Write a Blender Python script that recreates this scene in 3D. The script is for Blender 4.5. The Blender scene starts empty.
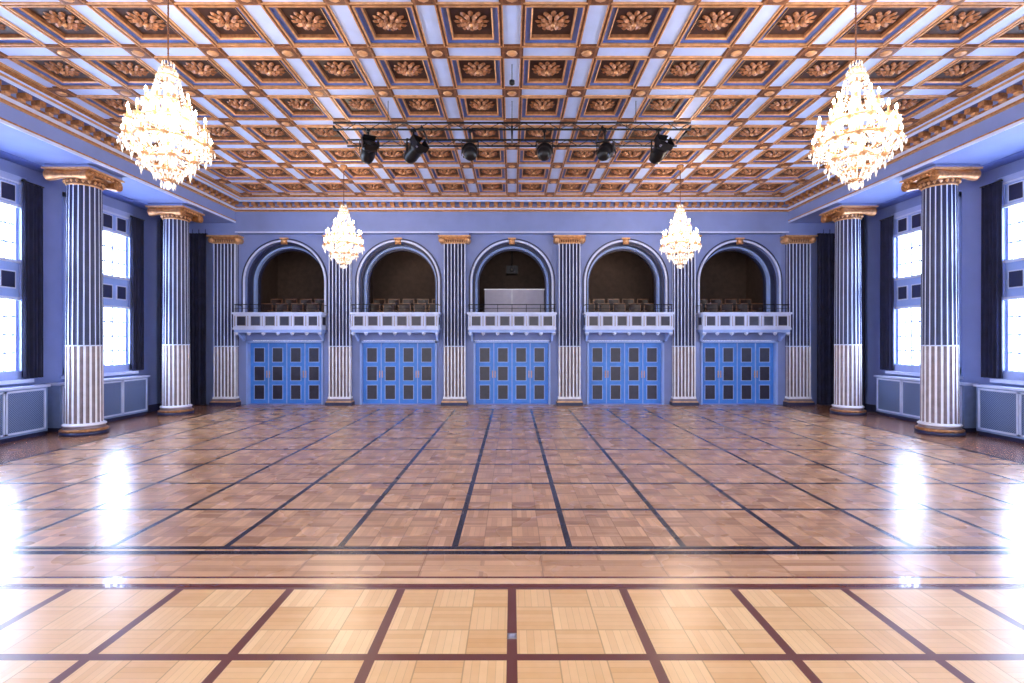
import bpy, math, random
from mathutils import Matrix, Vector
random.seed(4)
scene = bpy.context.scene
COL = scene.collection
pi = math.pi

# ------------------------------------------------------------------ materials
def new_mat(name):
    m = bpy.data.materials.new(name); m.use_nodes = True
    nt = m.node_tree
    return m, nt, nt.nodes, nt.links, nt.nodes["Principled BSDF"]

def simple(name, col, rough=0.5, metal=0.0, var=0.08, scale=6.0, bump=0.0, emit=None, es=0.0, spec=0.5, coat=0.0):
    m, nt, N, L, b = new_mat(name)
    tc = N.new('ShaderNodeTexCoord')
    nz = N.new('ShaderNodeTexNoise'); nz.inputs['Scale'].default_value = scale; nz.inputs['Detail'].default_value = 4
    L.new(tc.outputs['Object'], nz.inputs['Vector'])
    cr = N.new('ShaderNodeValToRGB')
    cr.color_ramp.elements[0].position = 0.3; cr.color_ramp.elements[1].position = 0.7
    cr.color_ramp.elements[0].color = (*[c*(1-var) for c in col], 1)
    cr.color_ramp.elements[1].color = (*[min(1, c*(1+var)) for c in col], 1)
    L.new(nz.outputs['Fac'], cr.inputs['Fac'])
    L.new(cr.outputs['Color'], b.inputs['Base Color'])
    b.inputs['Roughness'].default_value = rough
    b.inputs['Metallic'].default_value = metal
    b.inputs['Specular IOR Level'].default_value = spec
    b.inputs['Coat Weight'].default_value = coat
    if bump > 0:
        bp = N.new('ShaderNodeBump'); bp.inputs['Strength'].default_value = bump; bp.inputs['Distance'].default_value = 0.02
        L.new(nz.outputs['Fac'], bp.inputs['Height']); L.new(bp.outputs['Normal'], b.inputs['Normal'])
    if emit:
        b.inputs['Emission Color'].default_value = (*emit, 1); b.inputs['Emission Strength'].default_value = es
    return m

def parquet(name, w, h, ox, oy, n, k, c0, c1, linecol, lw, rough, fs=1.0):
    m, nt, N, L, b = new_mat(name)
    def M(op, a, c=None, d=None):
        nd = N.new('ShaderNodeMath'); nd.operation = op
        for i, v in enumerate((a, c, d)):
            if v is None: continue
            if isinstance(v, (int, float)): nd.inputs[i].default_value = v
            else: L.new(v, nd.inputs[i])
        return nd.outputs[0]
    tc = N.new('ShaderNodeTexCoord'); sp = N.new('ShaderNodeSeparateXYZ')
    L.new(tc.outputs['Object'], sp.inputs[0])
    u = M('DIVIDE', M('SUBTRACT', sp.outputs[0], ox), w)
    v = M('DIVIDE', M('SUBTRACT', sp.outputs[1], oy), h)
    du = M('MULTIPLY', M('PINGPONG', u, 0.5), w)
    dv = M('MULTIPLY', M('PINGPONG', v, 0.5), h)
    line = M('LESS_THAN', M('MINIMUM', du, dv), lw/2)
    un = M('MULTIPLY', u, n); vn = M('MULTIPLY', v, n)
    su = M('FLOOR', un); sv = M('FLOOR', vn)
    par = M('FLOORED_MODULO', M('ADD', su, sv), 2.0)
    sel = M('ADD', M('MULTIPLY', un, par), M('MULTIPLY', vn, M('SUBTRACT', 1.0, par)))
    idx = M('FLOOR', M('MULTIPLY', sel, k))
    cmb = N.new('ShaderNodeCombineXYZ'); L.new(su, cmb.inputs[0]); L.new(sv, cmb.inputs[1]); L.new(idx, cmb.inputs[2])
    wn = N.new('ShaderNodeTexWhiteNoise'); wn.noise_dimensions = '3D'; L.new(cmb.outputs[0], wn.inputs['Vector'])
    cmb2 = N.new('ShaderNodeCombineXYZ'); L.new(su, cmb2.inputs[0]); L.new(sv, cmb2.inputs[1])
    wn2 = N.new('ShaderNodeTexWhiteNoise'); wn2.noise_dimensions = '3D'; L.new(cmb2.outputs[0], wn2.inputs['Vector'])
    nz = N.new('ShaderNodeTexNoise'); nz.inputs['Scale'].default_value = 9; nz.inputs['Detail'].default_value = 6
    L.new(tc.outputs['Object'], nz.inputs['Vector'])
    f = M('ADD', M('MULTIPLY', wn.outputs['Value'], 0.35*fs), M('MULTIPLY', wn2.outputs['Value'], 0.22))
    f = M('ADD', f, M('MULTIPLY', par, 0.2))
    f = M('ADD', f, M('MULTIPLY', nz.outputs['Fac'], 0.25))
    cr = N.new('ShaderNodeValToRGB')
    cr.color_ramp.elements[0].color = (*c0, 1); cr.color_ramp.elements[1].color = (*c1, 1)
    L.new(f, cr.inputs['Fac'])
    seam = M('LESS_THAN', M('MULTIPLY', M('MINIMUM', M('PINGPONG', un, 0.5), M('PINGPONG', vn, 0.5)), w/n), 0.005)
    seam = M('MAXIMUM', seam, M('MULTIPLY', M('LESS_THAN', M('PINGPONG', M('MULTIPLY', sel, k), 0.5), 0.035), 0.6))
    mx = N.new('ShaderNodeMix'); mx.data_type = 'RGBA'
    L.new(M('MULTIPLY', seam, 0.5), mx.inputs[0]); L.new(cr.outputs['Color'], mx.inputs[6])
    mx.inputs[7].default_value = (*[c*0.4 for c in c0], 1)
    mx2 = N.new('ShaderNodeMix'); mx2.data_type = 'RGBA'
    L.new(line, mx2.inputs[0]); L.new(mx.outputs[2], mx2.inputs[6]); mx2.inputs[7].default_value = (*linecol, 1)
    L.new(mx2.outputs[2], b.inputs['Base Color'])
    nz2 = N.new('ShaderNodeTexNoise'); nz2.inputs['Scale'].default_value = 1.3
    L.new(tc.outputs['Object'], nz2.inputs['Vector'])
    L.new(M('ADD', M('MULTIPLY', nz2.outputs['Fac'], 0.12), rough-0.06), b.inputs['Roughness'])
    b.inputs['Coat Weight'].default_value = 0.35; b.inputs['Coat Roughness'].default_value = 0.24
    bp = N.new('ShaderNodeBump'); bp.inputs['Strength'].default_value = 0.12; bp.inputs['Distance'].default_value = 0.004
    L.new(f, bp.inputs['Height']); L.new(bp.outputs['Normal'], b.inputs['Normal'])
    return m

def emis(name, col, s, sampling=True):
    m, nt, N, L, b = new_mat(name)
    b.inputs['Base Color'].default_value = (*col, 1)
    b.inputs['Emission Color'].default_value = (*col, 1)
    b.inputs['Emission Strength'].default_value = s
    if not sampling:
        try: m.cycles.emission_sampling = 'NONE'
        except Exception: pass
    return m

def sky_pane(name):
    m, nt, N, L, b = new_mat(name)
    tc = N.new('ShaderNodeTexCoord'); nz = N.new('ShaderNodeTexNoise'); nz.inputs['Scale'].default_value = 1.2
    L.new(tc.outputs['Object'], nz.inputs['Vector'])
    cr = N.new('ShaderNodeValToRGB')
    cr.color_ramp.elements[0].color = (0.60, 0.77, 1, 1); cr.color_ramp.elements[1].color = (0.82, 0.92, 1, 1)
    L.new(nz.outputs['Fac'], cr.inputs['Fac'])
    L.new(cr.outputs['Color'], b.inputs['Emission Color'])
    b.inputs['Emission Strength'].default_value = 24  # pane itself emits, standing in for daylight through the glass
    b.inputs['Base Color'].default_value = (0.8, 0.85, 0.9, 1)
    return m

WALL = simple('periwinkle_plaster', (0.19, 0.25, 0.53), 0.55, var=0.05, scale=2)
WALL_L = simple('pale_blue_paint', (0.29, 0.42, 0.82), 0.45, var=0.04, scale=3)
PALE = simple('pale_lilac_paint', (0.56, 0.63, 0.88), 0.45, var=0.05)
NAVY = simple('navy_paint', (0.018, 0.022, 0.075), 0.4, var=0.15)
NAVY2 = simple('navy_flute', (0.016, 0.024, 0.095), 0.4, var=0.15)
GOLD = simple('antique_gold', (0.42, 0.19, 0.075), 0.38, 0.45, var=0.35, scale=14, bump=0.3)
GOLD_L = simple('bright_gold', (0.68, 0.38, 0.19), 0.36, 0.4, var=0.2, scale=10)
CGOLD = simple('ceiling_copper_gold', (0.30, 0.13, 0.06), 0.42, 0.3, var=0.35, scale=14)
CGOLD_L = simple('ceiling_pale_gold', (0.62, 0.32, 0.15), 0.4, 0.3, var=0.25, scale=10)
CROS = simple('ceiling_rosette_bronze', (0.36, 0.165, 0.085), 0.42, 0.3, var=0.45, scale=16)
BROWN = simple('coffer_brown', (0.04, 0.016, 0.012), 0.5, var=0.3, scale=9)
BRONZE = simple('bronze_square', (0.17, 0.07, 0.035), 0.45, 0.3, var=0.35, scale=20)
CEILB = simple('ceiling_blue', (0.43, 0.54, 0.86), 0.5, var=0.06, scale=3)
CEILM = simple('ceiling_mid_blue', (0.12, 0.17, 0.45), 0.5, var=0.1)
WHITE = simple('ivory_fillet', (0.80, 0.80, 0.88), 0.35, 0.0, var=0.06)
TAUPE = simple('silver_gold_flute', (0.23, 0.18, 0.21), 0.34, 0.3, var=0.2)
DOORB = simple('azure_door_paint', (0.055, 0.235, 0.72), 0.35, var=0.08)
DOORD = simple('door_panel_dark', (0.025, 0.022, 0.045), 0.3, var=0.2)
DARK = simple('black_metal', (0.012, 0.012, 0.015), 0.35, 0.6)
CURT = simple('navy_velvet', (0.012, 0.014, 0.045), 0.9, var=0.3, scale=4)
LOGE = simple('loge_brown_wall', (0.085, 0.055, 0.045), 0.8, var=0.15)
LOGED = simple('loge_dark', (0.03, 0.022, 0.02), 0.8, var=0.15)
SEAT = simple('seat_leather', (0.035, 0.016, 0.013), 0.4, var=0.3)
WOODF = simple('chair_wood', (0.20, 0.09, 0.045), 0.35, var=0.3)
GREY = simple('grey_panel', (0.34, 0.33, 0.42), 0.5, var=0.05)
STEEL = simple('brushed_steel', (0.5, 0.5, 0.55), 0.3, 0.9)
WFRAME = simple('window_frame_paint', (0.34, 0.42, 0.74), 0.4, var=0.05)
PANE = sky_pane('daylight_emitting_pane')
BULB = emis('candle_bulb', (1, 0.86, 0.66), 45, False)
def crystal():
    m, nt, N, L, b = new_mat('self_lit_crystal')
    b.inputs['Base Color'].default_value = (1, 0.94, 0.86, 1)
    b.inputs['Roughness'].default_value = 0.08
    b.inputs['Transmission Weight'].default_value = 0.45
    b.inputs['Specular IOR Level'].default_value = 1.0
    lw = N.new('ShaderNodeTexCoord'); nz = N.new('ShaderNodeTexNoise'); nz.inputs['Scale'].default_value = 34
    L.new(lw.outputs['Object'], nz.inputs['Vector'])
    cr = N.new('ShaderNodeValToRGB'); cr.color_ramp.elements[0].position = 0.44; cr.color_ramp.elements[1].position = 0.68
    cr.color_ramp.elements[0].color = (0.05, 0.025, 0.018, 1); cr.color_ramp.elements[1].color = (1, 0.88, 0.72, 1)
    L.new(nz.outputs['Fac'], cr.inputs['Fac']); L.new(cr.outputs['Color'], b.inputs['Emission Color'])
    b.inputs['Emission Strength'].default_value = 1.1  # speckled emission stands in for bulb light glittering in the crystals
    try: m.cycles.emission_sampling = 'NONE'
    except Exception: pass
    return m
CRYST = crystal()

def mesh_grille():
    m, nt, N, L, b = new_mat('radiator_grille')
    tc = N.new('ShaderNodeTexCoord'); ck = N.new('ShaderNodeTexChecker'); ck.inputs['Scale'].default_value = 40
    ck.inputs['Color1'].default_value = (0.20, 0.28, 0.50, 1); ck.inputs['Color2'].default_value = (0.07, 0.10, 0.22, 1)
    L.new(tc.outputs['Object'], ck.inputs['Vector']); L.new(ck.outputs['Color'], b.inputs['Base Color'])
    b.inputs['Roughness'].default_value = 0.4; b.inputs['Metallic'].default_value = 0.2
    return m
GRILLE = mesh_grille()
RADF = simple('radiator_paint', (0.20, 0.28, 0.52), 0.4)

P_MAIN = parquet('oak_parquet_hall', 1.255, 1.25, 0.6275, 5.515, 4, 5, (0.23, 0.095, 0.045), (0.84, 0.48, 0.27), (0.022, 0.015, 0.025), 0.07, 0.27)
P_NEAR = parquet('oak_parquet_light', 1.006, 1.02, 0.0, 4.62, 3, 6, (0.68, 0.35, 0.13), (0.98, 0.68, 0.36), (0.15, 0.045, 0.035), 0.075, 0.3, 0.7)
P_BORD = parquet('oak_strip_border', 1.2, 0.12, 0.3, 4.83, 1, 2, (0.38, 0.18, 0.085), (0.80, 0.47, 0.26), (0.3, 0.13, 0.07), 0.004, 0.27)
P_SIDE = parquet('walnut_strip_border', 0.12, 1.2, 0.3, 4.83, 1, 2, (0.20, 0.08, 0.04), (0.46, 0.22, 0.11), (0.12, 0.05, 0.03), 0.004, 0.25, 0.6)
DKW = simple('dark_inlay_wood', (0.022, 0.014, 0.022), 0.26, coat=0.3)
RDW = simple('mahogany_inlay', (0.15, 0.04, 0.028), 0.26, coat=0.3)
LTW = simple('maple_inlay', (0.80, 0.50, 0.27), 0.26, coat=0.3)

# ------------------------------------------------------------------ mesh builder
class MB:
    def __init__(s):
        s.v = []; s.f = []; s.m = []; s.mats = []; s.T = Matrix.Identity(4); s.sm = []
    def mi(s, mat):
        if mat not in s.mats: s.mats.append(mat)
        return s.mats.index(mat)
    def add(s, vs, fs, mat, smooth=False):
        o = len(s.v)
        for p in vs: s.v.append(tuple(s.T @ Vector(p)))
        k = s.mi(mat) if not isinstance(mat, list) else None
        for i, f in enumerate(fs):
            s.f.append(tuple(o+a for a in f))
            s.m.append(k if k is not None else s.mi(mat[i])); s.sm.append(smooth)
    def box(s, x0, x1, y0, y1, z0, z1, mat):
        if x0 > x1: x0, x1 = x1, x0
        if y0 > y1: y0, y1 = y1, y0
        vs = [(x0,y0,z0),(x1,y0,z0),(x1,y1,z0),(x0,y1,z0),(x0,y0,z1),(x1,y0,z1),(x1,y1,z1),(x0,y1,z1)]
        s.add(vs, [(0,3,2,1),(4,5,6,7),(0,1,5,4),(1,2,6,5),(2,3,7,6),(3,0,4,7)], mat)
    def lathe(s, prof, n, c, mat, smooth=True, close=True):
        vs = []; fs = []; k = len(prof)
        for i in range(n):
            a = 2*pi*i/n
            for r, z in prof: vs.append((c[0]+r*math.cos(a), c[1]+r*math.sin(a), c[2]+z))
        for i in range(n):
            j = (i+1) % n
            for q in range(k-1): fs.append((i*k+q, j*k+q, j*k+q+1, i*k+q+1))
        if close:
            fs.append(tuple(i*k for i in range(n))[::-1]); fs.append(tuple(i*k+k-1 for i in range(n)))
        s.add(vs, fs, mat, smooth)
    def tube(s, pts, r, mat, n=6):
        pts = [Vector(p) for p in pts]; vs = []; fs = []
        for i, p in enumerate(pts):
            d = (pts[min(i+1, len(pts)-1)] - pts[max(i-1, 0)]).normalized()
            a = d.orthogonal().normalized() if abs(d.z) > 0.999 else d.cross(Vector((0,0,1))).normalized()
            b = d.cross(a)
            rr = r[i] if isinstance(r, list) else r
            for q in range(n):
                t = 2*pi*q/n; vs.append(tuple(p + a*rr*math.cos(t) + b*rr*math.sin(t)))
        for i in range(len(pts)-1):
            for q in range(n):
                w = (q+1) % n; fs.append((i*n+q, i*n+w, (i+1)*n+w, (i+1)*n+q))
        fs.append(tuple(range(n))[::-1]); fs.append(tuple((len(pts)-1)*n+q for q in range(n)))
        s.add(vs, fs, mat, True)
    def octa(s, c, r, h, mat, hd=None):
        hd = hd or h; x, y, z = c; t = random.random()*pi
        vs = [(x+r*math.cos(t+i*pi/2), y+r*math.sin(t+i*pi/2), z) for i in range(4)] + [(x,y,z+h),(x,y,z-hd)]
        s.add(vs, [(0,1,4),(1,2,4),(2,3,4),(3,0,4),(1,0,5),(2,1,5),(3,2,5),(0,3,5)], mat)
    def arch(s, cx, zs, ri, ro, y0, y1, zb, mat, n=28):
        pts = [(-ri, zb, -ro, zb)]
        for i in range(n+1):
            a = pi - pi*i/n
            pts.append((ri*math.cos(a), zs+ri*math.sin(a), ro*math.cos(a), zs+ro*math.sin(a)))
        pts.append((ri, zb, ro, zb))
        vs = []
        for a, b, c, d in pts: vs += [(cx+a, y0, b), (cx+c, y0, d), (cx+a, y1, b), (cx+c, y1, d)]
        fs = []
        for i in range(len(pts)-1):
            o = 4*i; p = o+4
            fs += [(o, o+1, p+1, p), (o+2, p+2, p+3, o+3), (o, p, p+2, o+2), (o+1, o+3, p+3, p+1)]
        s.add(vs, fs, mat)
    def build(s, name, parent=None, loc=None):
        me = bpy.data.meshes.new(name); me.from_pydata(s.v, [], s.f)
        for m in s.mats: me.materials.append(m)
        me.polygons.foreach_set('material_index', s.m)
        me.polygons.foreach_set('use_smooth', s.sm)
        me.update()
        ob = bpy.data.objects.new(name, me); COL.objects.link(ob)
        if parent: ob.parent = parent
        if loc: ob.location = loc
        return ob

def inst(ob, name, loc=(0,0,0), rot=0, scale=None):
    o = bpy.data.objects.new(name, ob.data); COL.objects.link(o); o.location = loc; o.rotation_euler = (0,0,rot)
    if scale: o.scale = scale
    return o

def slab(name, outer, holes, th, origin, xdir, mat):
    cu = bpy.data.curves.new(name, 'CURVE'); cu.dimensions = '2D'; cu.fill_mode = 'BOTH'; cu.extrude = th/2
    for poly in [outer]+holes:
        sp = cu.splines.new('POLY'); sp.points.add(len(poly)-1); sp.use_cyclic_u = True
        for i, (a, b) in enumerate(poly): sp.points[i].co = (a, b, 0, 1)
    tmp = bpy.data.objects.new(name+'_tmp', cu); COL.objects.link(tmp)
    dg = bpy.context.evaluated_depsgraph_get()
    me = bpy.data.meshes.new_from_object(tmp.evaluated_get(dg))
    bpy.data.objects.remove(tmp)
    x = Vector(xdir); z = Vector((0,0,1)); n = x.cross(z)
    R = Matrix((( x.x, z.x, n.x, origin[0]), (x.y, z.y, n.y, origin[1]), (x.z, z.z, n.z, origin[2]), (0,0,0,1)))
    me.transform(R); me.materials.clear(); me.materials.append(mat)
    for p in me.polygons: p.material_index = 0; p.use_smooth = False
    ob = bpy.data.objects.new(name, me); COL.objects.link(ob)
    return ob

# ------------------------------------------------------------------ dimensions
YF = 18.04; XW = 11.6; YB = -3.0; ZC = 7.3; XE = 9.75; YE = YF-0.25; ZE = 6.42
BAY = 4.057
arch_x = [BAY*i for i in (-2,-1,0,1,2)]
pil_x = [BAY*(i-0.5) for i in (-2,-1,0,1,2,3)]
ZS = 4.39; RA = 1.42
col_y = [12.36+3.37*k for k in (1,0,-1,-2,-3,-4)]
rad_y = [14.05-3.37*k for k in range(5)]
win_y = [14.20-3.37*k for k in range(5)]

# ------------------------------------------------------------------ floor
fl = MB()
def q(x0,x1,y0,y1,mat): fl.add([(x0,y0,0),(x1,y0,0),(x1,y1,0),(x0,y1,0)], [(0,1,2,3)], mat)
GX = 9.4125; GY = 5.515+9*1.25
q(-GX,GX,5.515,GY,P_MAIN); q(-GX,GX,GY,GY+0.06,DKW); q(-GX,GX,GY+0.06,YF+0.4,P_BORD)
for s in (-1,1):
    a, b = sorted((s*GX, s*(GX+0.09))); q(a,b,5.515,YF+0.4,DKW)
    a, b = sorted((s*(GX+0.09), s*(XW+0.2))); q(a,b,5.515,YF+0.4,P_SIDE)
W = XW+0.2
for y0,y1,m in [(5.465,5.515,DKW),(5.43,5.465,P_BORD),(5.335,5.43,DKW),(4.835,5.335,P_BORD),(4.80,4.835,RDW),(4.69,4.80,LTW),(4.62,4.69,RDW)]:
    q(-W,W,y0,y1,m)
q(-W,W,YB,4.62,P_NEAR)
fl.box(-W,W,YB,YF+0.4,-0.3,-0.004,DKW)
fl.build('floor')

pb = MB(); pb.box(-0.035,0.035,3.82,3.89,0.0,0.005,STEEL); pb.box(-0.022,0.022,3.833,3.877,0.005,0.007,GREY)
pb.build('floor_socket_plate')

# ------------------------------------------------------------------ far wall
holes = []
for cx in arch_x:
    holes.append([(cx-1.38,0.02),(cx+1.38,0.02),(cx+1.38,2.28),(cx-1.38,2.28)])
    p = [(cx-RA,2.75)]
    p += [(cx+RA*math.cos(a), ZS+RA*math.sin(a)) for a in [pi-pi*i/32 for i in range(33)]]
    p += [(cx+RA,2.75)]
    holes.append(p[::-1])
slab('wall_far', [(-XW,0),(XW,0),(XW,ZC),(-XW,ZC)], holes, 0.46, (0,YF+0.23,0), (1,0,0), WALL)

ar = MB()
for cx in arch_x:
    ar.arch(cx, ZS, RA, RA+0.06, YF-0.04, YF, 3.2, PALE)
    ar.arch(cx, ZS, RA+0.085, RA+0.12, YF-0.025, YF, 3.2, NAVY)
    ar.arch(cx, ZS, 1.34, RA, YF+0.16, YF+0.44, 2.75, NAVY)
    ar.arch(cx, ZS, 1.27, RA, YF+0.44, YF+0.60, 2.75, WALL_L)
    ar.arch(cx, ZS, 1.22, RA, YF+0.60, YF+0.75, 2.75, NAVY)
    z = ZS+RA
    ar.box(cx-0.10,cx+0.10,YF-0.10,YF-0.0,z-0.10,z+0.10,GOLD)
    ar.box(cx-0.14,cx+0.14,YF-0.12,YF-0.0,z+0.08,z+0.13,GOLD_L)
    ar.T = Matrix.Translation((cx,YF-0.10,z)) @ Matrix.Rotation(pi/2,4,'X')
    ar.lathe([(0.09,-0.0),(0.07,0.03),(0.03,0.05)], 12, (0,0,0), GOLD_L)
    ar.T = Matrix.Identity(4)
ar.build('trim_arches')

def pilaster():
    m = MB(); w = 0.365; d = 0.24; nf = 6
    m.box(-w,w,-d+0.06,0,0.0,6.0,NAVY2)
    pitch = 2*w/nf
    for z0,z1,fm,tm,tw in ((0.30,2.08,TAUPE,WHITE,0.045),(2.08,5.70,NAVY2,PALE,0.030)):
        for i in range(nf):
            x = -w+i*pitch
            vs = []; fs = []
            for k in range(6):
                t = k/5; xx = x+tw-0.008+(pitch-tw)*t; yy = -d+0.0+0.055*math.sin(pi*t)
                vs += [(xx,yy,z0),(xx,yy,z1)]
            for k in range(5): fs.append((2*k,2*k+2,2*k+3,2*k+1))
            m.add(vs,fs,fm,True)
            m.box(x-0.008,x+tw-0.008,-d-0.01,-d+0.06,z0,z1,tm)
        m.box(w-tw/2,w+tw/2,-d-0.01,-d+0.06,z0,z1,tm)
        for s in (-1,1):
            m.box(s*w,s*(w+0.01),-d+0.0,0,z0,z1,fm)
            m.box(s*(w-0.02),s*(w+0.018),-0.12,-0.09,z0,z1,tm)
    m.box(-w-0.012,w+0.012,-d-0.015,0,2.065,2.095,PALE)
    m.box(-w-0.10,w+0.10,-d-0.12,0,0,0.11,NAVY)
    m.box(-w-0.08,w+0.08,-d-0.09,0,0.11,0.15,GOLD_L)
    m.box(-w-0.05,w+0.05,-d-0.06,0,0.15,0.23,TAUPE)
    m.box(-w-0.03,w+0.03,-d-0.03,0,0.23,0.30,WHITE)
    m.box(-w-0.02,w+0.02,-d-0.03,0,5.70,5.74,GOLD_L)
    m.box(-w-0.01,w+0.01,-d-0.01,0,5.74,5.83,BRONZE)
    for i in range(9):
        x = -w+0.04+i*(2*w-0.08)/8
        m.octa((x,-d-0.03,5.785),0.035,0.045,GOLD_L)
    m.box(-w-0.10,w+0.10,-d-0.07,0,5.83,5.93,GOLD)
    for s in (-1,1):
        m.T = Matrix.Translation((s*(w+0.09),0,5.83)) @ Matrix.Rotation(pi/2,4,'X')
        m.lathe([(0.11,0.0),(0.11,d+0.03),(0.085,d+0.05),(0.085,d+0.07),(0.05,d+0.09),(0.02,d+0.11)], 16, (0,0,0), GOLD_L)
        m.T = Matrix.Identity(4)
    m.box(-w-0.20,w+0.20,-d-0.12,0,5.93,5.98,GOLD_L)
    m.box(-w-0.16,w+0.16,-d-0.10,0,5.98,6.068,WALL)
    return m
pm = pilaster()
p0 = None
for x in pil_x:
    if p0 is None: p0 = pm.build('fluted_pilaster', loc=(x,YF,0))
    else: inst(p0,'fluted_pilaster',(x,YF,0))

en = MB()
en.box(-XW,XW,YE,YF-0.002,6.07,ZC,WALL)
en.box(-XE,XE,YE-0.03,YE,6.07,6.12,PALE)
en.build('trim_entablature')

# ------------------------------------------------------------------ side entablature & walls
for s,nm in ((-1,'left'),(1,'right')):
    e = MB()
    e.box(s*XE, s*(XW+0.3), YB, YE, ZE, ZC, WALL)
    e.box(s*(XE-0.03), s*XE, YB, YE, ZE, ZE+0.06, PALE)
    e.box(s*(XE-0.02), s*XE, YB, YE, ZE+0.06, ZE+0.10, GOLD)
    e.box(s*(XE+1.4), s*XW, YB, YE, ZE-0.012, ZE, CEILM)
    e.build('wall_%s_entablature'%nm)
    hs = [[(y-1.13,1.42),(y-1.13,6.08),(y+1.13,6.08),(y+1.13,1.42)] for y in win_y]
    slab('wall_'+nm, [(YB,0),(YF,0),(YF,ZE),(YB,ZE)], hs, 0.3, (s*(XW+0.15),0,0), (0,1,0), WALL)
    b = MB()
    b.box(s*(XW-0.05), s*XW, YB, YF-0.02, 0, 0.22, NAVY)
    b.build('baseboard_'+nm)

prof = [(0.0,6.82),(0.05,6.84),(0.05,6.88),(0.11,6.93),(0.11,6.97),(0.13,6.97),(0.13,7.08),(0.34,7.08),(0.34,7.15),(0.38,7.18),(0.38,7.22),(0.45,7.27),(0.45,7.3)]
pmats = [GOLD_L,GOLD,PALE,GOLD,BRONZE,WALL,CEILM,CEILB,GOLD_L,CEILB,GOLD,GOLD_L]
cn = MB()
k = len(prof)
path = [(-1,YB),(-1,None),(1,None),(1,YB)]
for a in range(3):
    (sa,ya),(sb,yb) = path[a],path[a+1]
    vs = [(sa*(XE-d), ya if ya is not None else YE-d, z) for d,z in prof] + [(sb*(XE-d), yb if yb is not None else YE-d, z) for d,z in prof]
    fs = [(i,i+1,k+i+1,k+i) for i in range(k-1)]
    cn.add(vs, fs, pmats)
y = YB+0.2
while y < YE-0.4:
    for s in (-1,1):
        cn.box(s*(XE-0.12), s*(XE-0.31), y, y+0.14, 6.98, 7.08, GOLD)
        cn.box(s*(XE-0.12), s*(XE-0.20), y+0.02, y+0.12, 6.93, 6.98, GOLD_L)
    y += 0.30
x = -XE+0.42
while x < XE-0.45:
    cn.box(x,x+0.14,YE-0.12,YE-0.31,6.98,7.08,GOLD)
    cn.box(x+0.02,x+0.12,YE-0.12,YE-0.20,6.93,6.98,GOLD_L)
    x += 0.30
cn.build('trim_cornice')

# ------------------------------------------------------------------ ceiling
ce = MB()
CW, CD = 1.3, 1.42
nx = 14; ny = 14; y_end = 17.3; y_start = y_end-ny*CD
ox, oy = 0.43, 0.48
def qd(x0,x1,y0,y1,z,mat): ce.add([(x0,y0,z),(x0,y1,z),(x1,y1,z),(x1,y0,z)],[(0,1,2,3)],mat)
xs = [-9.1+CW*i for i in range(nx+1)]; ys = [y_start+CD*j for j in range(ny+1)]
qd(-9.75,-9.1,y_start,YE,ZC,CEILB); qd(9.1,9.75,y_start,YE,ZC,CEILB); qd(-9.1,9.1,y_end,YE,ZC,CEILB)
qd(-9.75,9.75,YB,y_start,ZC,CEILB) if y_start > YB else None
def frame(cx,cy,ax,ay,bx,by,za,zb,mat):
    o = [(cx-ax,cy-ay,za),(cx+ax,cy-ay,za),(cx+ax,cy+ay,za),(cx-ax,cy+ay,za)]
    i = [(cx-bx,cy-by,zb),(cx+bx,cy-by,zb),(cx+bx,cy+by,zb),(cx-bx,cy+by,zb)]
    ce.add(o+i,[(0,4,5,1),(1,5,6,2),(2,6,7,3),(3,7,4,0)],mat)
def rosette(cx,cy,z,R):
    def ring(n, r0, r1, h0, h1, ph, wf, mat):
        for i in range(n):
            a = 2*pi*i/n+ph; da = pi/n*wf
            ra = r0+(r1-r0)*0.35; rb = r0+(r1-r0)*0.8
            P = lambda r,t,h: (cx+r*math.cos(t)*1.12, cy+r*math.sin(t)*1.0, z-h)
            vs = [P(r0,a,h0),P(ra,a-da*0.95,h1*0.7),P(rb,a-da*0.85,h1*0.6),P(r1,a-da*0.25,h1*0.3),P(r1,a+da*0.25,h1*0.3),
                  P(rb,a+da*0.85,h1*0.6),P(ra,a+da*0.95,h1*0.7),P(rb*0.97,a,h1*1.3),P(ra,a,h1*1.15)]
            ce.add(vs,[(0,1,8),(1,2,7,8),(2,3,7),(3,4,7),(4,5,7),(5,6,8,7),(6,0,8)],mat,False)
    ring(12, R*0.45, R, 0.015, 0.035, 0.0, 0.8, CGOLD)
    ring(8, R*0.25, R*0.72, 0.04, 0.06, pi/8, 0.8, CROS)
    ring(6, R*0.1, R*0.42, 0.07, 0.085, 0, 0.8, CGOLD)
    ce.lathe([(R*0.16,-0.06),(R*0.14,-0.095),(R*0.05,-0.11)],8,(cx,cy,z),CGOLD_L)
for i in range(nx):
    for j in range(ny):
        cx = xs[i]+CW/2; cy = ys[j]+CD/2
        frame(cx,cy,CW/2,CD/2,ox,oy,ZC,ZC,CEILB)
        frame(cx,cy,ox,oy,ox,oy,ZC,ZC+0.035,CEILM)
        frame(cx,cy,ox,oy,ox-0.08,oy-0.08,ZC+0.035,ZC+0.035,CEILM)
        frame(cx,cy,ox-0.08,oy-0.08,ox-0.105,oy-0.105,ZC+0.012,ZC+0.03,CGOLD_L)
        frame(cx,cy,ox-0.105,oy-0.105,ox-0.11,oy-0.11,ZC+0.03,ZC+0.085,CGOLD)
        a, b = ox-0.11, oy-0.11
        qd(cx-a,cx+a,cy-b,cy+b,ZC+0.085,BROWN)
        rosette(cx,cy,ZC+0.085,0.25)
        t = 0.022
        for s in (-1,1):
            ce.box(cx+s*ox,cx+s*(ox+t),cy-oy-t,cy+oy+t,ZC-0.03,ZC+0.01,CGOLD_L)
            ce.box(cx-ox,cx+ox,cy+s*oy,cy+s*(oy+t),ZC-0.03,ZC+0.01,CGOLD_L)
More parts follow.
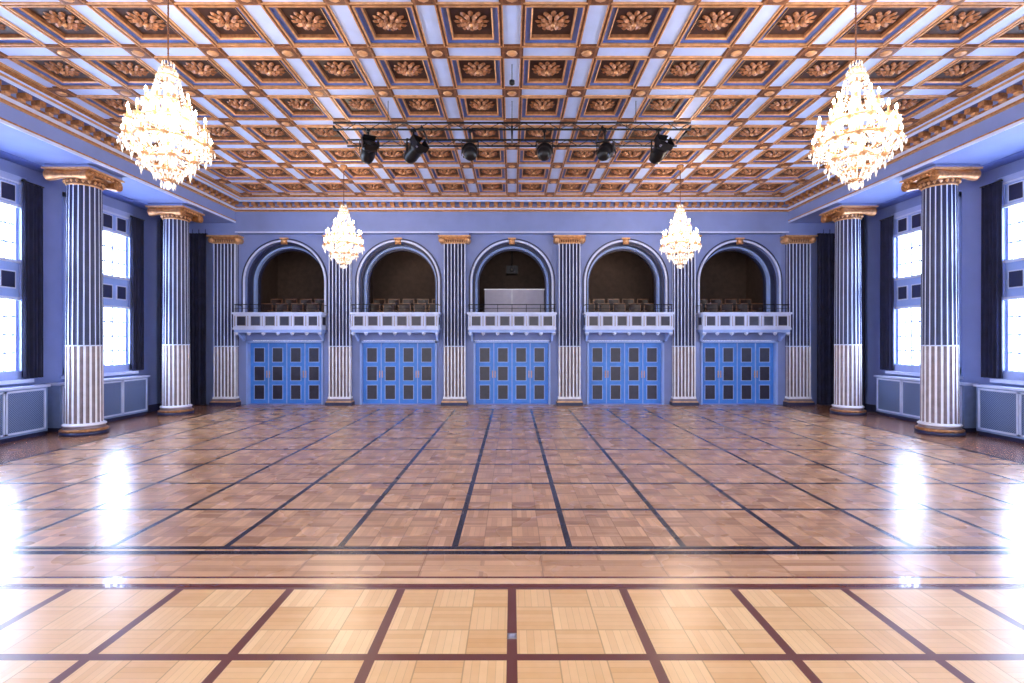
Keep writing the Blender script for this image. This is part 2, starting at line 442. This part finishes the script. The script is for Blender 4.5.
for x in xs:
    for s in (-1,1):
        ce.box(x+s*0.148,x+s*0.196,ys[0],ys[-1],ZC-0.014,ZC,BRONZE)
        ce.box(x+s*0.140,x+s*0.160,ys[0],ys[-1],ZC-0.03,ZC,CGOLD_L)
for y in ys:
    for s in (-1,1):
        ce.box(xs[0],xs[-1],y+s*0.156,y+s*0.206,ZC-0.013,ZC,BRONZE)
        ce.box(xs[0],xs[-1],y+s*0.146,y+s*0.168,ZC-0.028,ZC,CGOLD_L)
for x in xs:
    for y in ys:
        ce.box(x-0.17,x+0.17,y-0.175,y+0.175,ZC-0.034,ZC-0.01,CGOLD)
        ce.box(x-0.13,x+0.13,y-0.135,y+0.135,ZC-0.042,ZC-0.03,BRONZE)
        ce.lathe([(0.10,-0.042),(0.075,-0.060),(0.03,-0.07)],8,(x,y,ZC),CGOLD_L)
ce.box(-XW,XW,YB,YF,ZC+0.12,ZC+0.3,CEILM)
ce.build('ceiling')

# ------------------------------------------------------------------ columns
def column():
    m = MB(); R = 0.36; nf = 20
    def shaft(z0,z1,r0,r1,fm,tm,fw):
        pts = []
        for i in range(nf):
            a0 = 2*pi*i/nf; da = 2*pi/nf
            pts.append((a0,1.0)); pts.append((a0+da*fw,1.0))
            for u,dp in ((0.08,0.955),(0.28,0.925),(0.5,0.915),(0.72,0.925),(0.92,0.955)): pts.append((a0+da*(fw+(1-fw)*u),dp))
        n = len(pts); vs = []; fs = []; ms = []
        for a,k in pts: vs.append((r0*k*math.cos(a), r0*k*math.sin(a), z0))
        for a,k in pts: vs.append((r1*k*math.cos(a), r1*k*math.sin(a), z1))
        for i in range(n):
            j = (i+1)%n; fs.append((i,j,n+j,n+i)); ms.append(tm if i%7 in (0,) else fm)
        m.add(vs,fs,ms)
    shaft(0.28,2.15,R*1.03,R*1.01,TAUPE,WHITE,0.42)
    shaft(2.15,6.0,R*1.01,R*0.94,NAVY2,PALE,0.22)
    m.lathe([(R*1.0,2.135),(R*1.025,2.15),(R*1.0,2.165)],48,(0,0,0),PALE,close=False)
    m.lathe([(0.48,0),(0.48,0.08)],40,(0,0,0),NAVY)
    m.lathe([(0.45,0.08),(0.475,0.10),(0.475,0.13),(0.445,0.15)],40,(0,0,0),GOLD)
    m.lathe([(0.42,0.15),(0.41,0.17),(0.41,0.20),(0.42,0.22)],40,(0,0,0),TAUPE)
    m.lathe([(0.42,0.22),(0.435,0.24),(0.42,0.26),(0.37,0.285)],40,(0,0,0),WHITE)
    m.lathe([(0.335,5.99),(0.36,6.01),(0.335,6.03)],40,(0,0,0),GOLD_L,close=False)
    m.lathe([(0.335,6.03),(0.36,6.12),(0.42,6.18)],40,(0,0,0),BRONZE,close=False)
    for i in range(20):
        a = 2*pi*i/20
        m.octa((0.375*math.cos(a),0.375*math.sin(a),6.09),0.04,0.055,GOLD_L)
    m.lathe([(0.40,6.14),(0.44,6.17),(0.42,6.2)],40,(0,0,0),GOLD,close=False)
    for s in (-1,1):
        for e in (-1,1):
            m.T = Matrix.Translation((0,s*0.44,6.18)) @ Matrix.Rotation(e*pi/2,4,'Y')
            m.lathe([(0.07,0),(0.08,0.2),(0.12,0.36),(0.13,0.46),(0.13,0.50),(0.105,0.51),(0.10,0.49),(0.08,0.49),(0.075,0.52),(0.05,0.52),(0.04,0.50),(0.03,0.55),(0.01,0.56)],20,(0,0,0),GOLD,close=False)
            m.T = Matrix.Identity(4)
    m.box(-0.49,0.49,-0.46,0.46,6.22,6.30,GOLD)
    for e in (-1,1):
        for t in range(7): m.octa((e*0.50,-0.36+t*0.12,6.26),0.035,0.04,GOLD_L)
    m.box(-0.56,0.56,-0.55,0.55,6.30,6.34,GOLD_L)
    m.box(-0.52,0.52,-0.51,0.51,6.34,6.408,WALL)
    return m
cm = column(); c0 = None
for y in col_y:
    for s in (-1,1):
        loc = (s*10.46,y,0)
        if c0 is None: c0 = cm.build('fluted_column',loc=loc)
        else: inst(c0,'fluted_column',loc)

# ------------------------------------------------------------------ windows
wi = 0; KF = 1.05/1.22
for s in (-1,1):
    for yc in win_y:
        wi += 1
        m = MB(); X0 = XW-0.06; X1 = XW+0.10
        def B(y0,y1,z0,z1,a=X0,b=X1,mat=WFRAME): m.box(s*a,s*b,yc+y0*KF,yc+y1*KF,z0,z1,mat)
        B(-1.36,-1.22,1.40,6.10); B(1.22,1.36,1.40,6.10); B(-1.36,1.36,5.98,6.12); B(-1.36,1.36,1.34,1.56)
        B(-1.42,1.42,1.28,1.36,XW-0.2,XW,PALE)
        for z0,z1 in ((5.42,5.98),(3.25,4.13)):
            B(-1.22,1.22,z0,z1,XW+0.0,XW+0.14,WALL_L)
            zc = (z0+z1)/2
            for i in range(4):
                y = -0.9+0.6*i; hh = 0.18
                B(y-hh-0.04,y+hh+0.04,zc-hh-0.03,zc+hh+0.03,XW-0.02,XW+0.0,PALE)
                B(y-hh,y+hh,zc-hh,zc+hh,XW-0.03,XW-0.02,NAVY)
            B(-1.22,1.22,z0-0.03,z0+0.04,XW-0.05,XW+0.1,PALE)
            B(-1.22,1.22,z1-0.04,z1+0.03,XW-0.05,XW+0.1,PALE)
        for z0,z1,nr in ((4.13,5.42,3),(1.56,3.25,4)):
            for y in (-1.22,-0.035,1.15): B(y,y+0.07,z0,z1,XW+0.02,XW+0.12)
            for y in (-0.62,0.60): B(y-0.03,y+0.03,z0,z1,XW+0.04,XW+0.1)
            for y in (-0.92,-0.31,0.31,0.92): B(y-0.014,y+0.014,z0,z1,XW+0.06,XW+0.1)
            for r in range(nr+1):
                z = z0+(z1-z0)*r/nr; B(-1.22,1.22,z-0.02,z+0.02,XW+0.05,XW+0.1)
            B(-1.22,1.22,z0,z1,XW+0.13,XW+0.14,PANE)
        m.build('window_%d'%wi)
    for yc in rad_y:
        r = MB()
        r.box(s*11.22,s*11.54,yc-1.52,yc+1.52,0.10,1.16,RADF)
        r.box(s*11.26,s*11.54,yc-1.50,yc+1.50,0.0,0.10,NAVY)
        r.box(s*11.17,s*11.545,yc-1.55,yc+1.55,1.16,1.21,PALE)
        for i in range(3):
            a = yc-1.46+i*0.98
            r.box(s*11.215,s*11.22,a+0.05,a+0.91,0.20,1.08,GRILLE)
            for (u0,u1,z0,z1) in ((a,a+0.04,0.15,1.13),(a+0.92,a+0.96,0.15,1.13),(a,a+0.96,0.15,0.19),(a,a+0.96,1.09,1.13)):
                r.box(s*11.20,s*11.22,u0,u1,z0,z1,PALE)
        r.build('radiator_cover')

# ------------------------------------------------------------------ drapes
def drape(name, a, b, z0, z1, fixed, axis, amp=0.05, folds=5):
    m = MB(); n = folds*8; vs = []; fs = []
    for i in range(n+1):
        t = i/n; p = a+(b-a)*t; off = amp*math.sin(2*pi*folds*t)+0.3*amp*math.sin(2*pi*folds*t*0.43+1)
        for z,k in ((z0,1.15),((z0+z1)/2,1.0),(z1,0.6)):
            vs.append((p,fixed+off*k,z) if axis=='x' else (fixed+off*k,p,z))
    for i in range(n):
        for k in range(2): fs.append((3*i+k,3*i+3+k,3*i+4+k,3*i+1+k))
    m.add(vs,fs,CURT,True)
    r = 0.018
    if axis=='x': m.tube([(a-0.03,fixed,z1+0.01),(b+0.03,fixed,z1+0.01)],r,DARK)
    else: m.tube([(fixed,a-0.03,z1+0.01),(fixed,b+0.03,z1+0.01)],r,DARK)
    return m.build(name)
for s in (-1,1):
    for yc in win_y:
        drape('window_curtain', yc+0.98, yc+1.48, 1.38, 6.0, s*(XW-0.16), 'y', 0.045, 5)
    x0,x1 = sorted((s*10.78,s*11.45))
    drape('stage_drape', x0, x1, 0.03, 6.2, YF-0.22, 'x', 0.05, 6)
    drape('stage_drape', 16.45, 17.6, 0.03, 6.3, s*(XW-0.14), 'y', 0.05, 8)

# ------------------------------------------------------------------ doors
di = 0
for cx in arch_x:
    di += 1
    m = MB(); yd = YF+0.16
    m.box(cx-1.375,cx-1.31,YF-0.03,yd+0.12,0.0,2.275,WALL_L); m.box(cx+1.31,cx+1.375,YF-0.03,yd+0.12,0.0,2.275,WALL_L)
    m.box(cx-1.375,cx+1.375,YF-0.03,yd+0.12,2.20,2.275,WALL_L)
    m.box(cx-1.31,cx+1.31,yd+0.05,yd+0.1,0.0,2.2,DARK)
    lw = 2.62/4
    for i in range(4):
        x0 = cx-1.31+i*lw
        m.box(x0+0.008,x0+lw-0.008,yd,yd+0.05,0.015,2.19,DOORB)
        for r in range(3):
            z0 = 0.18+r*0.67; px0 = x0+0.155; px1 = x0+lw-0.155; z1 = z0+0.49
            t = 0.025
            m.box(px0,px1,yd-0.012,yd,z0,z1,DOORD)
            for (a,b,c,d) in ((px0-t,px0,z0-t,z1+t),(px1,px1+t,z0-t,z1+t),(px0,px1,z0-t,z0),(px0,px1,z1,z1+t)):
                m.box(a,b,yd-0.022,yd,c,d,WALL_L)
        if i: m.box(x0-0.016,x0+0.016,yd-0.02,yd,0.015,2.19,WALL_L)
        if i in (0,2):
            m.box(x0+lw-0.06,x0+lw-0.035,yd-0.05,yd-0.035,0.95,1.2,GOLD_L); m.box(x0+lw-0.055,x0+lw-0.04,yd-0.04,yd,1.06,1.09,GOLD_L)
        else:
            m.box(x0+0.035,x0+0.06,yd-0.05,yd-0.035,0.95,1.2,GOLD_L); m.box(x0+0.04,x0+0.055,yd-0.04,yd,1.06,1.09,GOLD_L)
    m.build('door_%d'%di)

# ------------------------------------------------------------------ balconies
def balcony():
    m = MB(); w = 1.5; yb = -0.58
    m.box(-w,w,yb,-0.002,2.56,2.70,WALL_L)
    m.box(-w-0.03,w+0.03,yb-0.04,-0.002,2.66,2.73,PALE)
    m.box(-w,w,yb,yb+0.10,2.73,3.19,PALE)
    for s in (-1,1): m.box(s*w,s*(w-0.10),yb+0.10,-0.002,2.73,3.19,PALE)
    m.box(-w-0.05,w+0.05,yb-0.06,yb+0.14,3.19,3.26,PALE)
    for s in (-1,1): m.box(s*(w+0.05),s*(w-0.13),yb+0.14,-0.002,3.19,3.26,PALE)
    n = 6; p = 2*w/n
    for i in range(n):
        x = -w+p*(i+0.5)
        m.box(x-0.17,x+0.17,yb-0.012,yb,2.79,3.13,GREY)
        m.box(x-0.15,x+0.15,yb-0.018,yb-0.012,2.81,3.11,DOORD)
    for i in range(n+1):
        x = -w+p*i; x = max(-w+0.05,min(w-0.05,x))
        m.box(x-0.06,x+0.06,yb-0.035,yb,2.73,3.19,PALE)
        m.box(x-0.02,x+0.02,yb-0.045,yb-0.035,2.78,3.14,GREY)
        m.lathe([(0.015,2.46),(0.05,2.49),(0.07,2.54),(0.07,2.57)],10,(x,yb+0.04,0),PALE)
    for s in (-1,1):
        m.box(s*w,s*(w+0.012),yb+0.16,yb+0.42,2.83,3.10,DOORD)
        for k in range(6):
            t = k/6
            m.box(s*(w-0.05),s*(w-0.12),yb+0.08+t*0.45,-0.035,2.56-0.05*(k+1),2.56-0.05*k,WALL_L)
    m.tube([(-w,yb+0.04,3.53),(w,yb+0.04,3.53)],0.014,DARK)
    m.tube([(-w,yb+0.04,3.40),(w,yb+0.04,3.40)],0.009,DARK)
    for i in range(7):
        x = -w+0.02+(2*w-0.04)*i/6; m.tube([(x,yb+0.04,3.26),(x,yb+0.04,3.53)],0.011,DARK)
    for s in (-1,1):
        m.tube([(s*w,yb+0.04,3.53),(s*w,-0.01,3.53)],0.014,DARK)
    return m
bm_ = balcony(); b0 = None
for cx in arch_x:
    if b0 is None: b0 = bm_.build('balcony',loc=(cx,YF,0))
    else: inst(b0,'balcony',(cx,YF,0))

# ------------------------------------------------------------------ loge interior
lg = MB(); y0 = YF+0.46; y1 = 21.6
lg.box(-XW,XW,y0,y1,2.40,2.72,LOGED)
lg.box(-XW,XW,YF+0.3,y0+0.3,2.70,2.75,LOGED)
lg.box(-XW,XW,20.0-0.5,y1,2.72,3.0,LOGED)
lg.box(-XW,XW,y1,y1+0.1,2.4,6.2,LOGE)
lg.box(-XW,XW,y0,y1,6.1,6.2,LOGE)
for px in pil_x: lg.box(px-0.12,px+0.12,y0+0.3,y1,2.7,6.1,LOGE)
for cx in arch_x:
    lg.box(cx-0.9,cx+0.9,y0+1.2,y0+1.35,5.9,6.02,DARK)
lg.build('wall_loge_interior')

def seats():
    m = MB()
    def chair(x,y,z):
        m.box(x-0.23,x+0.23,y-0.24,y+0.2,z+0.40,z+0.48,SEAT)
        for sx in (-1,1):
            for yy in (-0.2,0.18): m.box(x+sx*0.2-0.02,x+sx*0.2+0.02,y+yy-0.02,y+yy+0.02,z,z+0.42,WOODF)
            m.box(x+sx*0.21-0.02,x+sx*0.21+0.02,y+0.18,y+0.23,z+0.4,z+0.92,WOODF)
            m.box(x+sx*0.24-0.02,x+sx*0.24+0.02,y-0.2,y+0.2,z+0.62,z+0.65,WOODF)
        n = 6
        vs=[];fs=[]
        for i in range(n+1):
            t=i/n; xx=x-0.2+0.4*t; h=0.90+0.05*math.sin(pi*t); yy=y+0.2+0.03*math.sin(pi*t)
            vs += [(xx,yy-0.03,z+0.52),(xx,yy-0.03,z+h),(xx,yy+0.02,z+0.52),(xx,yy+0.02,z+h)]
        for i in range(n):
            o=4*i;p=o+4
            fs += [(o,p,p+1,o+1),(o+2,o+3,p+3,p+2),(o+1,p+1,p+3,o+3)]
        m.add(vs,fs,SEAT)
        m.box(x-0.22,x+0.22,y+0.17,y+0.22,z+0.90,z+0.94,WOODF)
    for i in range(5): chair(-1.16+0.58*i, 0.85, 0)
    for i in range(5): chair(-1.2+0.58*i, 1.75, 0.25)
    return m
sm_ = seats(); s0=None
for i,cx in enumerate(arch_x):
    if i==2: continue
    if s0 is None: s0 = sm_.build('balcony_chairs',loc=(cx,YF,2.75))
    else: inst(s0,'balcony_chairs',(cx,YF,2.75))
m = MB()
m.box(-1.02,1.20,YF+0.8,YF+0.86,2.75,4.18,GREY)
m.box(-1.04,1.22,YF+0.79,YF+0.87,4.18,4.21,STEEL)
m.box(-0.01,0.01,YF+0.793,YF+0.8,2.75,4.18,STEEL)
m.box(-1.02,1.20,YF+0.86,YF+1.5,3.50,3.56,DARK)
for i in range(2): m.box(-0.9+i*1.45,-0.45+i*1.45,YF+1.2,YF+1.3,3.56,3.62,DARK)
m.box(-0.95,-0.3,YF+1.25,YF+1.31,3.62,4.1,DARK); m.box(0.25,0.95,YF+1.25,YF+1.31,3.62,4.1,DARK)
for x in (-1.0,1.12): m.box(x,x+0.04,YF+1.4,YF+1.44,2.75,3.5,DARK)
m.build('control_desk')
m = MB()
m.box(-0.22,0.22,YF+1.25,YF+1.85,4.85,5.15,DARK)
m.T = Matrix.Translation((0,YF+1.25,5.0)) @ Matrix.Rotation(pi/2,4,'X'); m.lathe([(0.09,-0.01),(0.09,0.08),(0.06,0.08)],16,(0,0,0),DARK); m.T = Matrix.Identity(4)
m.tube([(0,YF+1.55,5.15),(0,YF+1.55,6.095)],0.025,DARK)
m.build('video_projector')

# ------------------------------------------------------------------ lighting rig
t = MB(); ya, yb_ = 10.6, 11.5; zt = 6.70
for y in (ya,yb_):
    for z in (zt,zt+0.14): t.tube([(-3.75,y,z),(3.75,y,z)],0.022,DARK,8)
    for i in range(31):
        x = -3.75+0.25*i
        if i<30: t.tube([(x,y,zt if i%2 else zt+0.14),(x+0.25,y,zt+0.14 if i%2 else zt)],0.008,DARK,5)
for x in (-3.75,-1.9,0,1.9,3.75): t.tube([(x,ya,zt+0.07),(x,yb_,zt+0.07)],0.022,DARK,8)
for x in (-2.6,0,2.6):
    for y in (ya,yb_): t.tube([(x,y,zt+0.14),(x,y,ZC-0.001)],0.008,DARK,5)
rig = t.build('lighting_truss')
def spot():
    m = MB()
    m.tube([(0,0,0),(0,0,-0.22)],0.018,DARK,8); m.box(-0.04,0.04,-0.04,0.04,-0.03,0.02,DARK)
    m.box(-0.18,0.18,-0.02,0.02,-0.24,-0.22,DARK)
    for s in (-1,1): m.box(s*0.18,s*0.165,-0.02,0.02,-0.50,-0.22,DARK)
    m.T = Matrix.Translation((0,0,-0.46)) @ Matrix.Rotation(math.radians(-35),4,'X') @ Matrix.Rotation(pi/2,4,'X')
    m.lathe([(0.05,-0.25),(0.12,-0.21),(0.15,-0.1),(0.15,0.10),(0.165,0.11),(0.165,0.19),(0.145,0.19),(0.13,0.12),(0.02,0.11)],18,(0,0,0),DARK)
    m.lathe([(0.12,0.12),(0.06,0.14),(0.01,0.15)],16,(0,0,0),GREY)
    for a in range(4):
        m.T = m.T @ Matrix.Rotation(pi/2,4,'Z'); m.box(-0.13,0.13,0.16,0.168,0.17,0.30,DARK)
    m.T = Matrix.Identity(4)
    return m
sp = spot(); s0=None
for x,rz in ((-3.02,0.5),(-2.07,0.9),(-0.88,3.3),(0.68,3.0),(1.95,2.7),(3.08,0.3)):
    z = zt-0.02
    if s0 is None: s0 = sp.build('stage_spotlight',loc=(x,ya,z)); s0.rotation_euler=(0,0,rz)
    else: inst(s0,'stage_spotlight',(x,ya,z),rz)

# ------------------------------------------------------------------ chandeliers
def chandelier():
    m = MB()
    m.tube([(0,0,0.9),(0,0,-0.8)],0.022,GOLD_L,8)
    for z,r in ((0.85,0.06),(0.62,0.09),(0.38,0.07),(0.1,0.11),(-0.12,0.08),(-0.35,0.13)):
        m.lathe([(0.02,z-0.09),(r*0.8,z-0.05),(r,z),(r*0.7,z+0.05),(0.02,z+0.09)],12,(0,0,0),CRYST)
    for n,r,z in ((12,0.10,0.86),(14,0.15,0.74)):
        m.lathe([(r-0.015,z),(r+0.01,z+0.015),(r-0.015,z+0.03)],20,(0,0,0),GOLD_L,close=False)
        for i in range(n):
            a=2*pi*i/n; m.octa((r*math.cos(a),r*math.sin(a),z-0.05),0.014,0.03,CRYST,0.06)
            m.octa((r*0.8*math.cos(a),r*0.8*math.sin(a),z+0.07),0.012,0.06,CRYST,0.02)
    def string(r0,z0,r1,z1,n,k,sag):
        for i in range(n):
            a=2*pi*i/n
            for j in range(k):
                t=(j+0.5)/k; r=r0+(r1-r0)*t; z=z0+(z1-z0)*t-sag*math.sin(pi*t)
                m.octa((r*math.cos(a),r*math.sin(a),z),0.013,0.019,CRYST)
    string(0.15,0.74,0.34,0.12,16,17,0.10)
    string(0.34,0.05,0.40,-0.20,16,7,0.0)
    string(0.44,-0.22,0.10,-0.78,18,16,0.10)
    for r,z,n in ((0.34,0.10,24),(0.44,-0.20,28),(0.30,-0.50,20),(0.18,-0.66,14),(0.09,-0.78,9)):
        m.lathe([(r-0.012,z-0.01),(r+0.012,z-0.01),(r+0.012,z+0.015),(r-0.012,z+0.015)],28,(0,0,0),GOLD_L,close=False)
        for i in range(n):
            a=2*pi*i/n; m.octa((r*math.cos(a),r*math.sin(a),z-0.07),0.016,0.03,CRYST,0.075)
    m.lathe([(0.01,-0.93),(0.045,-0.89),(0.055,-0.85),(0.02,-0.80)],12,(0,0,0),CRYST)
    def arms(n,R,z,ph,zr):
        for i in range(n):
            a=2*pi*i/n+ph; c,s_=math.cos(a),math.sin(a)
            pts=[]
            for j in range(9):
                t=j/8; r=0.05+(R-0.05)*t; zz=zr+(z-0.06-zr)*t-0.13*math.sin(pi*t)*(1 if t>0 else 0)
                pts.append((r*c,r*s_,zz))
            m.tube(pts,0.011,CRYST,6)
            x,y=R*c,R*s_
            m.lathe([(0.012,z-0.07),(0.055,z-0.03),(0.06,z-0.02),(0.02,z-0.015),(0.014,z),(0.014,z+0.08)],10,(x,y,0),GOLD_L)
            m.lathe([(0.008,z+0.08),(0.020,z+0.105),(0.017,z+0.13),(0.004,z+0.17)],8,(x,y,0),BULB)
            for k in range(7):
                b=2*pi*k/7; m.octa((x+0.058*math.cos(b),y+0.058*math.sin(b),z-0.085),0.013,0.025,CRYST,0.055)
            m.octa((x,y,z-0.16),0.022,0.04,CRYST,0.10)
            a2=2*pi*(i+1)/n+ph
            for j in range(1,9):
                t=j/9; xx=R*(c*(1-t)+math.cos(a2)*t); yy=R*(s_*(1-t)+math.sin(a2)*t)
                m.octa((xx,yy,z-0.05-0.09*math.sin(pi*t)),0.012,0.018,CRYST)
    arms(12,0.55,-0.22,0.0,-0.28)
    arms(12,0.49,0.05,0.3,0.0)
    arms(8,0.28,0.36,0.1,0.32)
    arms(6,0.36,-0.46,0.2,-0.5)
    return m
cd = chandelier(); k0=None
for s in (-1,1):
    for y,xx,sc in ((7.05,4.8,0.93),(14.5,4.83,0.96)):
        e = bpy.data.objects.new('crystal_chandelier',None); COL.objects.link(e); e.location=(s*xx,y,5.23)
        if k0 is None: k0 = cd.build('body',parent=e); k0.scale=(sc,sc,sc)
        else:
            o = bpy.data.objects.new('body',k0.data); COL.objects.link(o); o.parent=e; o.scale=(sc,sc,sc)
        h = MB(); top = ZC-5.23-0.002
        zz=0.84
        while zz < top-0.14:
            h.tube([(0,0,zz),(0,0,zz+0.06)],0.010,BRONZE,6); h.octa((0,0,zz+0.06),0.018,0.025,BRONZE); zz+=0.07
        h.tube([(0,0,0.82),(0,0,top)],0.006,BRONZE,6)
        h.lathe([(0.03,top-0.14),(0.07,top-0.10),(0.10,top-0.02),(0.10,top)],14,(0,0,0),GOLD)
        h.build('chain',parent=e)
        for i in range(4):
            a=pi/4+pi/2*i
            l=bpy.data.lights.new('candle_light','POINT'); l.energy=66; l.color=(1,0.81,0.62); l.shadow_soft_size=0.05
            lo=bpy.data.objects.new('candle_light',l); COL.objects.link(lo); lo.parent=e; lo.location=(0.5*math.cos(a),0.5*math.sin(a),0.02 if i%2 else 0.3)

m = MB(); m.tube([(0,0,0),(0,0,-0.28)],0.008,DARK,6); m.lathe([(0.02,-0.28),(0.05,-0.30),(0.05,-0.36),(0.02,-0.38)],12,(0,0,0),DARK)
m.build('ceiling_pendant_sensor',loc=(0.0,9.2,ZC-0.001))  # small sensor hanging from the ceiling

for i,cx in enumerate(arch_x):
    l=bpy.data.lights.new('loge_lamp','POINT'); l.energy=(5,15,4,15,5)[i]; l.color=(1,0.78,0.62); l.shadow_soft_size=0.12
    lo=bpy.data.objects.new('loge_lamp',l); COL.objects.link(lo); lo.location=(cx,YF+2.0,5.7)

# ------------------------------------------------------------------ world
w = bpy.data.worlds.new('open_back_fill'); scene.world = w; w.use_nodes = True
bg = w.node_tree.nodes['Background']; bg.inputs['Color'].default_value=(0.93,0.95,1,1); bg.inputs['Strength'].default_value=2.7  # even fill light added through the open back of the hall

# ------------------------------------------------------------------ camera
cam = bpy.data.cameras.new('camera'); co = bpy.data.objects.new('camera',cam); COL.objects.link(co)
cam.sensor_width=36; cam.lens=505/1024*36; cam.clip_start=0.05; cam.clip_end=200
co.location=(0,0,2.25); co.rotation_euler=(pi/2,0,0)
scene.camera = co
scene.view_settings.view_transform='Standard'
scene.view_settings.exposure=0.0
